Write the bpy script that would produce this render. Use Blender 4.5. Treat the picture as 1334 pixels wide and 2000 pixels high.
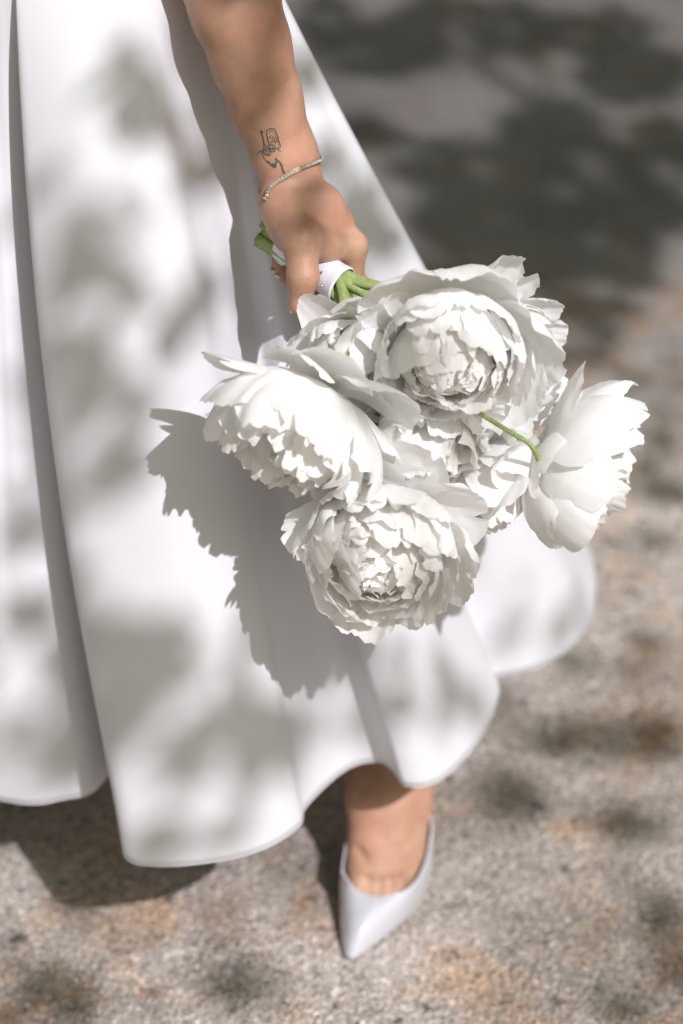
import bpy, math, random
import numpy as np
from mathutils import Vector
from mathutils.bvhtree import BVHTree

R = math.radians
rng = np.random.default_rng(11)
random.seed(11)
for o in list(bpy.data.objects):
    bpy.data.objects.remove(o, do_unlink=True)
scene = bpy.context.scene
col = scene.collection

# ------------------------------------------------------------------ camera
CAM = np.array((0.0, 0.0, 1.72))
PITCH = R(35.0)
LENS = 85.0
F = LENS / 36.0 * 2000.0            # focal length in photo pixels
cam_data = bpy.data.cameras.new('camera')
cam_data.sensor_fit = 'VERTICAL'
cam_data.sensor_height = 36.0
cam_data.lens = LENS
cam_data.clip_start = 0.05
cam_data.clip_end = 600.0
cam_data.dof.use_dof = True
cam_data.dof.focus_distance = 2.02
cam_data.dof.aperture_fstop = 2.5
cam_data.dof.aperture_blades = 0
cam = bpy.data.objects.new('camera', cam_data)
cam.location = CAM
cam.rotation_euler = (R(90) - PITCH, 0, 0)
col.objects.link(cam)
scene.camera = cam

# ------------------------------------------------------------------ light
SX, SY = 0.486, -0.75               # direction to the sun per metre of height
S = np.array((SX, SY, 1.0))
EL = math.atan2(1.0, math.hypot(SX, SY))
AZ = math.atan2(SX, SY)
world = bpy.data.worlds.new('World')
scene.world = world
world.use_nodes = True
wn = world.node_tree
bg = wn.nodes['Background']
sky = wn.nodes.new('ShaderNodeTexSky')
sky.sky_type = 'NISHITA'
sky.sun_disc = False
sky.sun_elevation = EL
sky.sun_rotation = AZ
sky.dust_density = 3.0
hs = wn.nodes.new('ShaderNodeHueSaturation')
hs.inputs['Saturation'].default_value = 0.18
wn.links.new(sky.outputs[0], hs.inputs['Color'])
tint = wn.nodes.new('ShaderNodeMix'); tint.data_type = 'RGBA'; tint.blend_type = 'MULTIPLY'
tint.inputs[0].default_value = 1.0; tint.inputs[7].default_value = (1.0, 0.985, 0.85, 1)
wn.links.new(hs.outputs[0], tint.inputs[6])
wn.links.new(tint.outputs[2], bg.inputs['Color'])
bg.inputs['Strength'].default_value = 0.11
sun_data = bpy.data.lights.new('sun', 'SUN')
sun_data.energy = 4.5
sun_data.angle = R(0.53)
sun_data.color = (0.975, 0.952, 1.0)
sun = bpy.data.objects.new('sun', sun_data)
sun.rotation_euler = Vector(S).to_track_quat('Z', 'Y').to_euler()
sun.location = (3, -4, 7)
col.objects.link(sun)
vs = scene.view_settings
vs.view_transform = 'Standard'
vs.look = 'None'
vs.exposure = 0.0
vs.gamma = 1.0
vs.use_curve_mapping = False
scene.cycles.max_bounces = 10
scene.cycles.diffuse_bounces = 7
scene.cycles.transmission_bounces = 9
scene.cycles.transparent_max_bounces = 8
scene.cycles.use_denoising = True

# ------------------------------------------------------------------ helpers
def at(px, py, y):
    """world point seen at a photo pixel, lying at distance y in front of the camera's foot"""
    u = (px - 667.0) / F
    v = (py - 1000.0) / F
    d = np.array((u, math.cos(PITCH) - v * math.sin(PITCH), -math.sin(PITCH) - v * math.cos(PITCH)))
    return CAM + d * (y / d[1])

def at_z(px, py, z):
    u = (px - 667.0) / F
    v = (py - 1000.0) / F
    d = np.array((u, math.cos(PITCH) - v * math.sin(PITCH), -math.sin(PITCH) - v * math.cos(PITCH)))
    return CAM + d * ((z - CAM[2]) / d[2])

def nrm(v):
    v = np.asarray(v, float)
    return v / np.linalg.norm(v)

def mesh_obj(name, verts, faces, mat=None, parent=None, smooth=True):
    me = bpy.data.meshes.new(name)
    verts = np.asarray(verts, np.float32)
    if isinstance(faces, np.ndarray):
        n, k = faces.shape
        me.vertices.add(len(verts)); me.vertices.foreach_set('co', verts.ravel())
        me.loops.add(n * k); me.loops.foreach_set('vertex_index', faces.astype(np.int32).ravel())
        me.polygons.add(n)
        me.polygons.foreach_set('loop_start', np.arange(0, n * k, k, dtype=np.int32))
        me.update(calc_edges=True)
    else:
        me.from_pydata([tuple(v) for v in verts.tolist()], [], [tuple(f) for f in faces])
    me.validate()
    if smooth:
        me.polygons.foreach_set('use_smooth', np.ones(len(me.polygons), bool))
    if mat:
        me.materials.append(mat)
    o = bpy.data.objects.new(name, me)
    col.objects.link(o)
    if parent:
        o.parent = parent
    return o

def tag(o, label=None, cat=None, group=None, kind=None):
    if label: o['label'] = label
    if cat: o['category'] = cat
    if group: o['group'] = group
    if kind: o['kind'] = kind
    return o

def empty(name, loc=(0, 0, 0)):
    o = bpy.data.objects.new(name, None)
    o.empty_display_size = 0.05
    col.objects.link(o)
    return o

def grid_faces(nu, nv, close_u=False, close_v=False):
    iu = np.arange(nu if close_u else nu - 1)
    iv = np.arange(nv if close_v else nv - 1)
    a, b = np.meshgrid(iu, iv, indexing='ij')
    a = a.ravel(); b = b.ravel()
    a2 = (a + 1) % nu; b2 = (b + 1) % nv
    return np.stack([a * nv + b, a2 * nv + b, a2 * nv + b2, a * nv + b2], 1)

def catmull(P, n, closed=False):
    P = np.asarray(P, float)
    m = len(P)
    out = []
    segs = m if closed else m - 1
    ts = np.linspace(0, segs, n, endpoint=not closed)
    for t in ts:
        i = min(int(t), segs - 1); f = t - i
        if closed:
            p0, p1, p2, p3 = P[(i - 1) % m], P[i % m], P[(i + 1) % m], P[(i + 2) % m]
        else:
            p1, p2 = P[i], P[i + 1]
            p0 = P[i - 1] if i > 0 else 2 * p1 - p2
            p3 = P[i + 2] if i + 2 < m else 2 * p2 - p1
        out.append(0.5 * ((2 * p1) + (-p0 + p2) * f + (2 * p0 - 5 * p1 + 4 * p2 - p3) * f * f + (-p0 + 3 * p1 - 3 * p2 + p3) * f ** 3))
    return np.array(out)

def tube(pts, radii, n=10, caps=True, squash=1.0):
    pts = np.asarray(pts, float)
    radii = np.broadcast_to(np.asarray(radii, float), (len(pts),))
    T = np.gradient(pts, axis=0)
    T /= np.linalg.norm(T, axis=1)[:, None] + 1e-12
    up = np.array((0, 0, 1.0)) if abs(T[0][2]) < 0.9 else np.array((1.0, 0, 0))
    V = []
    nx = nrm(np.cross(T[0], up))
    for p, t, r in zip(pts, T, radii):
        nx = nrm(nx - t * np.dot(nx, t))
        ny = np.cross(t, nx)
        for k in range(n):
            a = 2 * math.pi * k / n
            V.append(p + r * (math.cos(a) * nx + squash * math.sin(a) * ny))
    Fs = [tuple(f) for f in grid_faces(len(pts), n, False, True)]
    if caps:
        Fs.append(tuple(range(n))[::-1])
        Fs.append(tuple(range((len(pts) - 1) * n, len(pts) * n)))
    return V, Fs

class MB:
    def __init__(self): self.v = []; self.f = []
    def add(self, V, Fs):
        b = len(self.v)
        self.v += [tuple(x) for x in np.asarray(V).tolist()]
        self.f += [tuple(int(i) + b for i in f) for f in Fs]
    def build(self, name, mat, parent=None, smooth=True):
        return mesh_obj(name, np.array(self.v), self.f, mat, parent, smooth)

# ------------------------------------------------------------------ materials
def new_mat(name):
    m = bpy.data.materials.new(name)
    m.use_nodes = True
    nt = m.node_tree
    return m, nt, nt.nodes['Principled BSDF'], nt.nodes['Material Output']

def noise(nt, scale, detail=4, rough=0.5, coord=None, dist=0.0):
    n = nt.nodes.new('ShaderNodeTexNoise')
    n.inputs['Scale'].default_value = scale
    n.inputs['Detail'].default_value = detail
    n.inputs['Roughness'].default_value = rough
    n.inputs['Distortion'].default_value = dist
    if coord is not None: nt.links.new(coord, n.inputs['Vector'])
    return n

def ramp(nt, src, stops):
    r = nt.nodes.new('ShaderNodeValToRGB')
    e = r.color_ramp.elements
    while len(e) < len(stops): e.new(0.5)
    for el, (p, c) in zip(e, stops):
        el.position = p
        el.color = (*c, 1) if len(c) == 3 else c
    nt.links.new(src, r.inputs[0])
    return r

def mixc(nt, fac, a, b, mode='MIX'):
    m = nt.nodes.new('ShaderNodeMix')
    m.data_type = 'RGBA'; m.blend_type = mode
    for s, v in ((0, fac), (6, a), (7, b)):
        if hasattr(v, 'is_linked') or isinstance(v, bpy.types.NodeSocket): nt.links.new(v, m.inputs[s])
        elif s == 0: m.inputs[0].default_value = v
        else: m.inputs[s].default_value = (*v, 1)
    return m.outputs[2]

def bump(nt, src, strength, dist, bs, chain=None):
    b = nt.nodes.new('ShaderNodeBump')
    b.inputs['Strength'].default_value = strength
    b.inputs['Distance'].default_value = dist
    nt.links.new(src, b.inputs['Height'])
    if chain is not None: nt.links.new(chain, b.inputs['Normal'])
    if bs is not None: nt.links.new(b.outputs[0], bs.inputs['Normal'])
    return b.outputs[0]

def obj_coord(nt):
    return nt.nodes.new('ShaderNodeTexCoord').outputs['Object']

def make_ground_mat():
    m, nt, bs, out = new_mat('weathered_asphalt')
    c = obj_coord(nt)
    vor = nt.nodes.new('ShaderNodeTexVoronoi'); vor.inputs['Scale'].default_value = 300; vor.inputs['Randomness'].default_value = 1
    wv = noise(nt, 60, 2, 0.5, c)
    addv = nt.nodes.new('ShaderNodeMix'); addv.data_type = 'VECTOR'; addv.inputs[0].default_value = 0.006
    nt.links.new(c, addv.inputs[4]); nt.links.new(wv.outputs['Color'], addv.inputs[5])
    nt.links.new(addv.outputs[1], vor.inputs['Vector'])
    sep = nt.nodes.new('ShaderNodeSeparateColor'); nt.links.new(vor.outputs['Color'], sep.inputs[0])
    grain = ramp(nt, sep.outputs[0], [(0.0, (0.23, 0.21, 0.195)), (0.2, (0.41, 0.375, 0.345)), (0.6, (0.52, 0.475, 0.44)), (0.93, (0.62, 0.57, 0.53)), (0.985, (0.9, 0.84, 0.78))]).outputs[0]
    big = noise(nt, 2.3, 5, 0.62, c)
    gray = ramp(nt, big.outputs[0], [(0.36, (0.56, 0.53, 0.50)), (0.60, (1.12, 1.09, 1.07))]).outputs[0]
    c1 = mixc(nt, 1.0, grain, gray, 'MULTIPLY')
    rust = noise(nt, 7, 6, 0.72, c, 0.4)
    rf = ramp(nt, rust.outputs[0], [(0.50, (0, 0, 0)), (0.66, (0.75, 0.75, 0.75))]).outputs[0]
    c2 = mixc(nt, rf, c1, mixc(nt, 1.0, c1, (1.16, 0.82, 0.56), 'MULTIPLY'))
    rs = noise(nt, 75, 3, 0.6, c)
    rsf = ramp(nt, rs.outputs[0], [(0.62, (0, 0, 0)), (0.72, (0.8, 0.8, 0.8))]).outputs[0]
    c3 = mixc(nt, rsf, c2, mixc(nt, 1.0, c2, (1.15, 0.76, 0.50), 'MULTIPLY'))
    ds = noise(nt, 42, 4, 0.65, c)
    dsf = ramp(nt, ds.outputs[0], [(0.30, (0.9, 0.9, 0.9)), (0.42, (0, 0, 0))]).outputs[0]
    c4 = mixc(nt, dsf, c3, (0.07, 0.068, 0.066))
    # colour turns darker and greyer from a step behind the wearer, wavy boundary
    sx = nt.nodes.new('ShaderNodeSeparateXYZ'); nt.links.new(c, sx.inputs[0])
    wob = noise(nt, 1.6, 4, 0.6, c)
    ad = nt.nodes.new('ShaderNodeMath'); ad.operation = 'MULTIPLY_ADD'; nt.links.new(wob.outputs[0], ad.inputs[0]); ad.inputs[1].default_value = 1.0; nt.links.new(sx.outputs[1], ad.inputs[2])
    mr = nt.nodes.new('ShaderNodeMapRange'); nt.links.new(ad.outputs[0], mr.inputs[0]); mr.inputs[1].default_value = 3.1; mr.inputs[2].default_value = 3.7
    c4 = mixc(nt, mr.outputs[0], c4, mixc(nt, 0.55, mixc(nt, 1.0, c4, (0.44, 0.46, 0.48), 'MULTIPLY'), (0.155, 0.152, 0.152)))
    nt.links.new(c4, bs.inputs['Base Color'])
    bs.inputs['Roughness'].default_value = 0.8
    bs.inputs['Specular IOR Level'].default_value = 0.25
    n1 = bump(nt, vor.outputs['Distance'], 0.9, 0.004, None)
    n2 = noise(nt, 220, 3, 0.6, c)
    n3 = bump(nt, n2.outputs[0], 0.6, 0.0016, None, n1)
    bump(nt, ds.outputs[0], 0.7, 0.006, bs, n3)
    return m

def make_skin_mat():
    m, nt, bs, out = new_mat('skin')
    c = obj_coord(nt)
    a = noise(nt, 38, 5, 0.6, c)
    base = ramp(nt, a.outputs[0], [(0.3, (0.35, 0.195, 0.123)), (0.7, (0.49, 0.298, 0.202))]).outputs[0]
    big = noise(nt, 11, 3, 0.5, c)
    bf = ramp(nt, big.outputs[0], [(0.42, (0, 0, 0)), (0.66, (0.38, 0.38, 0.38))]).outputs[0]
    c1 = mixc(nt, bf, base, (0.60, 0.27, 0.195))
    fr = noise(nt, 95, 2, 0.5, c)
    ff = ramp(nt, fr.outputs[0], [(0.735, (0, 0, 0)), (0.78, (0.6, 0.6, 0.6))]).outputs[0]
    c2 = mixc(nt, ff, c1, (0.33, 0.16, 0.10))
    nt.links.new(c2, bs.inputs['Base Color'])
    bs.inputs['Roughness'].default_value = 0.47
    bs.inputs['Specular IOR Level'].default_value = 0.38
    bs.inputs['Subsurface Weight'].default_value = 0.12
    bs.inputs['Subsurface Radius'].default_value = (1.0, 0.35, 0.2)
    bs.inputs['Subsurface Scale'].default_value = 0.006
    vor = nt.nodes.new('ShaderNodeTexVoronoi'); vor.inputs['Scale'].default_value = 1100
    vor.feature = 'DISTANCE_TO_EDGE'
    nt.links.new(c, vor.inputs['Vector'])
    n1 = bump(nt, vor.outputs[0], 0.25, 0.0006, None)
    mp = nt.nodes.new('ShaderNodeMapping'); mp.inputs['Rotation'].default_value = (0.2, 0.5, 0.2); mp.inputs['Scale'].default_value = (60, 60, 330)
    nt.links.new(c, mp.inputs[0])
    cr = noise(nt, 1, 3, 0.6, mp.outputs[0])
    n2 = bump(nt, cr.outputs[0], 0.30, 0.0010, None, n1)
    a2 = noise(nt, 140, 4, 0.6, c)
    bump(nt, a2.outputs[0], 0.3, 0.0008, bs, n2)
    return m

def sheet_mat(name, color, trans_col, trans, rough, spec, bumps, sheen=0.0, var=None):
    """thin sheet: principled reflection mixed with light coming through"""
    m, nt, bs, out = new_mat(name)
    c = obj_coord(nt)
    bs.inputs['Base Color'].default_value = (*color, 1)
    if var:
        n = noise(nt, var[0], 4, 0.6, c)
        rc = ramp(nt, n.outputs[0], [(0.35, color), (0.7, var[1])]).outputs[0]
        nt.links.new(rc, bs.inputs['Base Color'])
    bs.inputs['Roughness'].default_value = rough
    bs.inputs['Specular IOR Level'].default_value = spec
    bs.inputs['Sheen Weight'].default_value = sheen
    ch = None
    for sc, st, di in bumps:
        n = noise(nt, sc, 3, 0.6, c)
        ch = bump(nt, n.outputs[0], st, di, None, ch)
    tr = nt.nodes.new('ShaderNodeBsdfTranslucent')
    tr.inputs['Color'].default_value = (*trans_col, 1)
    if ch is not None:
        nt.links.new(ch, bs.inputs['Normal'])
    mx = nt.nodes.new('ShaderNodeMixShader')
    mx.inputs[0].default_value = trans
    nt.links.new(bs.outputs[0], mx.inputs[1]); nt.links.new(tr.outputs[0], mx.inputs[2])
    nt.links.new(mx.outputs[0], out.inputs['Surface'])
    return m

def plain(name, color, rough=0.5, spec=0.5, metal=0.0, coat=0.0, noise_amt=0.08, nscale=40, bmp=None):
    m, nt, bs, out = new_mat(name)
    c = obj_coord(nt)
    n = noise(nt, nscale, 4, 0.6, c)
    lo = tuple(max(0, x * (1 - noise_amt)) for x in color); hi = tuple(min(1, x * (1 + noise_amt)) for x in color)
    nt.links.new(ramp(nt, n.outputs[0], [(0.3, lo), (0.7, hi)]).outputs[0], bs.inputs['Base Color'])
    bs.inputs['Roughness'].default_value = rough
    bs.inputs['Specular IOR Level'].default_value = spec
    bs.inputs['Metallic'].default_value = metal
    bs.inputs['Coat Weight'].default_value = coat
    bs.inputs['Coat Roughness'].default_value = 0.05
    if bmp: bump(nt, noise(nt, bmp[0], 3, 0.6, c).outputs[0], bmp[1], bmp[2], bs)
    return m

def make_stem_mat():
    m, nt, bs, out = new_mat('green_stem')
    c = obj_coord(nt)
    mp = nt.nodes.new('ShaderNodeMapping'); mp.inputs['Rotation'].default_value = (0, 0, 0.5); mp.inputs['Scale'].default_value = (700, 60, 500)
    nt.links.new(c, mp.inputs[0])
    n = noise(nt, 1, 3, 0.6, mp.outputs[0])
    big = noise(nt, 30, 3, 0.6, c)
    c1 = ramp(nt, n.outputs[0], [(0.3, (0.13, 0.20, 0.05)), (0.5, (0.25, 0.34, 0.10)), (0.72, (0.46, 0.55, 0.24))]).outputs[0]
    c2 = mixc(nt, big.outputs[0], c1, (0.29, 0.35, 0.14))
    nt.links.new(c2, bs.inputs['Base Color'])
    bs.inputs['Roughness'].default_value = 0.42
    bump(nt, n.outputs[0], 0.5, 0.0006, bs)
    return m

M_ground = make_ground_mat()
M_skin = make_skin_mat()
M_dress = sheet_mat('white_satin', (0.665, 0.66, 0.695), (0.85, 0.80, 0.66), 0.07, 0.48, 0.35, [(9, 0.25, 0.004), (1300, 0.10, 0.0003)], 0.12)
M_petal = sheet_mat('white_petal', (0.94, 0.935, 0.94), (0.99, 0.98, 0.94), 0.44, 0.55, 0.25, [(55, 0.25, 0.0012), (260, 0.18, 0.0005)], 0.1, (30, (0.935, 0.93, 0.945)))
M_inner = sheet_mat('cream_petal', (0.945, 0.935, 0.925), (0.99, 0.97, 0.925), 0.46, 0.55, 0.25, [(75, 0.25, 0.0012), (260, 0.18, 0.0005)], 0.1, (45, (0.94, 0.93, 0.93)))
M_stem = make_stem_mat()
M_ribbon = plain('satin_ribbon', (0.74, 0.74, 0.79), 0.45, 0.4, bmp=(900, 0.15, 0.0003), noise_amt=0.03)
M_patent = plain('patent_leather', (0.53, 0.525, 0.565), 0.2, 0.5, coat=1.0, noise_amt=0.02)
M_sole = plain('tan_sole', (0.45, 0.33, 0.24), 0.5)
M_gold = plain('rose_gold', (0.80, 0.56, 0.40), 0.22, 0.5, metal=1.0)
M_gem = plain('cut_crystal', (0.62, 0.60, 0.58), 0.12, 0.9, metal=0.6, coat=1.0, noise_amt=0.5, nscale=900)
M_steel = plain('steel_pin', (0.35, 0.35, 0.37), 0.3, 0.5, metal=1.0)
M_nail = plain('pink_nail', (0.78, 0.60, 0.55), 0.18, 0.5, coat=0.8, noise_amt=0.04)
M_ink = plain('tattoo_ink', (0.10, 0.10, 0.088), 0.55, 0.2, noise_amt=0.3, nscale=300)
M_leaf = sheet_mat('green_leaf', (0.07, 0.12, 0.035), (0.16, 0.26, 0.05), 0.35, 0.45, 0.4, [(40, 0.3, 0.002)])
M_bark = plain('bark', (0.13, 0.10, 0.075), 0.85, 0.2, noise_amt=0.45, nscale=14, bmp=(25, 0.9, 0.02))
M_hair = plain('brown_hair', (0.10, 0.06, 0.035), 0.45, 0.4, noise_amt=0.3, nscale=90)
M_eye = plain('eye_white', (0.75, 0.74, 0.72), 0.15, 0.5, noise_amt=0.02)
M_grit = plain('pale_grit', (0.50, 0.44, 0.39), 0.7, 0.3, noise_amt=0.6, nscale=45)

# ------------------------------------------------------------------ ground
g = 90.0
def build_ground():
    # fine near the subject, coarse towards the horizon
    xs = np.concatenate([[-g, -20, -6], np.linspace(-2.5, 2.5, 60), [6, 20, g]])
    ys = np.concatenate([[-g, -20, -6], np.linspace(-1.0, 5.0, 72), [10, 30, g]])
    X, Y = np.meshgrid(xs, ys, indexing='ij')
    Z = 0.003 * np.sin(X * 2.1 + 1) * np.sin(Y * 1.7) * np.exp(-((X ** 2 + (Y - 2) ** 2) / 16))
    Z = np.minimum(Z - 0.0015, 0)
    V = np.stack([X, Y, Z], -1).reshape(-1, 3)
    return mesh_obj('ground', V, grid_faces(len(xs), len(ys)), M_ground)
tag(build_ground(), kind='structure')

def build_grit():
    mb_v, mb_f = [], []
    ico = np.array([(0, 0, 1), (0.9, 0, 0.3), (0.28, 0.85, 0.3), (-0.72, 0.53, 0.3), (-0.72, -0.53, 0.3), (0.28, -0.85, 0.3), (0, 0, -0.6)])
    fi = [(0, 1, 2), (0, 2, 3), (0, 3, 4), (0, 4, 5), (0, 5, 1), (6, 2, 1), (6, 3, 2), (6, 4, 3), (6, 5, 4), (6, 1, 5)]
    n = 5200
    V = np.zeros((n, 7, 3))
    for i in range(n):
        y = 1.45 + 2.7 * rng.random() ** 1.4
        x = (rng.random() - 0.5) * (0.9 + 0.35 * y)
        r = 0.0008 + 0.0020 * rng.random() ** 4
        a = rng.random() * 6.28
        rot = np.array(((math.cos(a), -math.sin(a), 0), (math.sin(a), math.cos(a), 0), (0, 0, 1)))
        V[i] = (ico * (1, 0.75, 0.55) * (0.8 + 0.4 * rng.random((7, 1)))) @ rot.T * r + (x, y, r * 0.12)
    Fs = (np.array(fi)[None] + (np.arange(n) * 7)[:, None, None]).reshape(-1, 3)
    o = mesh_obj('loose_grit', V.reshape(-1, 3), Fs, M_grit, smooth=False)
    return tag(o, 'small pale grains of grit scattered over the rough pavement', 'grit', kind='stuff')
build_grit()

# ------------------------------------------------------------------ implicit surfaces (for the body)
def smin(a, b, k):
    h = np.clip(0.5 + 0.5 * (b - a) / k, 0, 1)
    return b * (1 - h) + a * h - k * h * (1 - h)

class Field:
    def __init__(self, lo, hi, h):
        self.lo = np.array(lo, float); self.h = h
        self.n = np.ceil((np.array(hi) - self.lo) / h).astype(int) + 1
        self.D = np.full(self.n, 0.05, np.float32)
    def _box(self, lo, hi, m):
        a = np.clip(np.floor((lo - m - self.lo) / self.h).astype(int), 0, self.n)
        b = np.clip(np.ceil((hi + m - self.lo) / self.h).astype(int) + 1, 0, self.n)
        if (b <= a).any(): return None, None
        ax = [self.lo[i] + self.h * np.arange(a[i], b[i], dtype=np.float32) for i in range(3)]
        X, Y, Z = np.meshgrid(*ax, indexing='ij')
        return tuple(slice(a[i], b[i]) for i in range(3)), (X, Y, Z)
    def cone(self, p, q, rp, rq, k=0.008, sub=False):
        p = np.asarray(p, float); q = np.asarray(q, float); R_ = max(rp, rq)
        sl, G = self._box(np.minimum(p, q) - R_, np.maximum(p, q) + R_, 2.2 * k + 2 * self.h)
        if sl is None: return
        X, Y, Z = G
        d = q - p; L2 = max(float(d @ d), 1e-12)
        t = np.clip(((X - p[0]) * d[0] + (Y - p[1]) * d[1] + (Z - p[2]) * d[2]) / L2, 0, 1)
        dist = np.sqrt((X - p[0] - t * d[0]) ** 2 + (Y - p[1] - t * d[1]) ** 2 + (Z - p[2] - t * d[2]) ** 2) - (rp + (rq - rp) * t)
        if sub: self.D[sl] = -smin(-self.D[sl], dist, k)
        else: self.D[sl] = smin(self.D[sl], dist, k)
    def chain(self, pts, rs, k=0.008):
        for i in range(len(pts) - 1): self.cone(pts[i], pts[i + 1], rs[i], rs[i + 1], k)
    def ell(self, c, r, k=0.008, axes=None, sub=False):
        c = np.asarray(c, float); r = np.asarray(r, float)
        m = r.max()
        sl, G = self._box(c - m, c + m, 2.2 * k + 2 * self.h)
        if sl is None: return
        X, Y, Z = (G[i] - c[i] for i in range(3))
        if axes is not None:
            A = np.asarray(axes, float)
            X, Y, Z = (A[i][0] * X + A[i][1] * Y + A[i][2] * Z for i in range(3))
        k0 = np.sqrt((X / r[0]) ** 2 + (Y / r[1]) ** 2 + (Z / r[2]) ** 2)
        k1 = np.sqrt((X / r[0] ** 2) ** 2 + (Y / r[1] ** 2) ** 2 + (Z / r[2] ** 2) ** 2) + 1e-6
        dist = k0 * (k0 - 1) / k1
        dist = np.where(k0 < 0.05, -r.min(), dist)
        if sub: self.D[sl] = -smin(-self.D[sl], dist, k)
        else: self.D[sl] = smin(self.D[sl], dist, k)
    def mesh(self, smooth=2):
        D = self.D
        # close the field at the walls of its box
        for ax in range(3):
            for e in (0, -1):
                s = [slice(None)] * 3; s[ax] = e
                D[tuple(s)] = np.maximum(D[tuple(s)], 1e-4)
        ins = D < 0
        nx, ny, nz = D.shape
        cnt = np.zeros((nx - 1, ny - 1, nz - 1), np.int8)
        for i in (0, 1):
            for j in (0, 1):
                for k in (0, 1):
                    cnt += ins[i:nx - 1 + i, j:ny - 1 + j, k:nz - 1 + k]
        act = (cnt > 0) & (cnt < 8)
        idx = np.full(act.shape, -1, np.int64)
        C = np.argwhere(act)
        idx[tuple(C.T)] = np.arange(len(C))
        acc = np.zeros((len(C), 3)); w = np.zeros(len(C))
        corners = [(i, j, k) for i in (0, 1) for j in (0, 1) for k in (0, 1)]
        for a in corners:
            for ax in range(3):
                if a[ax]: continue
                b = list(a); b[ax] = 1
                da = D[tuple((C + a).T)]; db = D[tuple((C + b).T)]
                cr = (da < 0) != (db < 0)
                t = np.where(cr, da / np.where(cr, da - db, 1), 0)
                p = np.array(a, float)[None] + t[:, None] * (np.array(b) - np.array(a))[None]
                acc[cr] += p[cr]; w[cr] += 1
        V = (C + acc / w[:, None]) * self.h + self.lo
        Q = []
        for ax in range(3):
            o1, o2 = (ax + 1) % 3, (ax + 2) % 3
            s0 = [slice(1, -1)] * 3; s0[ax] = slice(0, -1)
            s1 = [slice(1, -1)] * 3; s1[ax] = slice(1, None)
            A0 = ins[tuple(s0)]; A1 = ins[tuple(s1)]
            E = np.argwhere(A0 != A1)
            flip = A0[tuple(E.T)]
            off = np.ones(3, int); off[ax] = 0
            E = E + off
            e1 = np.zeros(3, int); e1[o1] = 1
            e2 = np.zeros(3, int); e2[o2] = 1
            q = np.stack([idx[tuple((E - e1 - e2).T)], idx[tuple((E - e2).T)], idx[tuple(E.T)], idx[tuple((E - e1).T)]], 1)
            q[~flip] = q[~flip][:, ::-1]
            Q.append(q)
        Q = np.concatenate(Q)
        Q = Q[(Q >= 0).all(1)]
        for _ in range(smooth):
            nb = np.zeros_like(V); c = np.zeros(len(V))
            for i in range(4):
                a_, b_ = Q[:, i], Q[:, (i + 1) % 4]
                for s in (0, 1):
                    x, y_ = (a_, b_) if s else (b_, a_)
                    for d in range(3): nb[:, d] += np.bincount(x, V[y_, d], len(V))
                    c += np.bincount(x, minlength=len(V))
            V = 0.5 * V + 0.5 * nb / c[:, None]
        return V, Q

# ------------------------------------------------------------------ person: hand, forearm, foot
person = tag(empty('person'), 'person in a white satin dress holding a bunch of white peonies low at their side', 'person')

WRAP = at(650, 545, 1.790)
TAIL = at(530, 460, 1.852)
A = nrm(WRAP - TAIL)                       # along the stems, towards the flowers
E1 = nrm(np.array((1.0, 0, 0)) - A[0] * A)
E2 = np.cross(A, E1)
if E2[2] < 0: E2 = -E2
def grip(a, ang, r):
    return WRAP + A * a + r * (math.cos(R(ang)) * E1 + math.sin(R(ang)) * E2)

ELBOW = at(375, -230, 1.93)
WR = at(577, 352, 1.845)
FTOP = at(458, 0, 1.872)
fingers = []                               # joint chains
def finger(a, mcp, angs, rads, rr):
    pts = [mcp] + [grip(a_, an, r) for a_, an, r in zip(a, angs, rads)]
    fingers.append((pts, rr))
IM = grip(-.014, 30, .040)
finger((-.012, -.014, -.014), grip(-.014, 17, .0370), (-24, -92, -150), (.0345, .0275, .0245), (.0108, .0098, .0088, .0075))
finger((-.036, -.037, -.035), grip(-.034, 32, .0425), (-22, -95, -175), (.036, .028, .0255), (.0115, .0097, .0087, .0076))
finger((-.056, -.057, -.055), grip(-.052, 38, .040), (-22, -80, -108), (.0345, .0275, .0245), (.0110, .0092, .0082, .0072))
finger((-.072, -.073, -.072), grip(-.066, 42, .036), (-18, -60, -92), (.0315, .026, .0235), (.0095, .0082, .0074, .0066))
fingers[0][0][1] = at(688, 552, 1.812)
TH = [at(553, 400, 1.822), at(588, 470, 1.782), at(592, 540, 1.763), at(585, 594, 1.760)]

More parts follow.
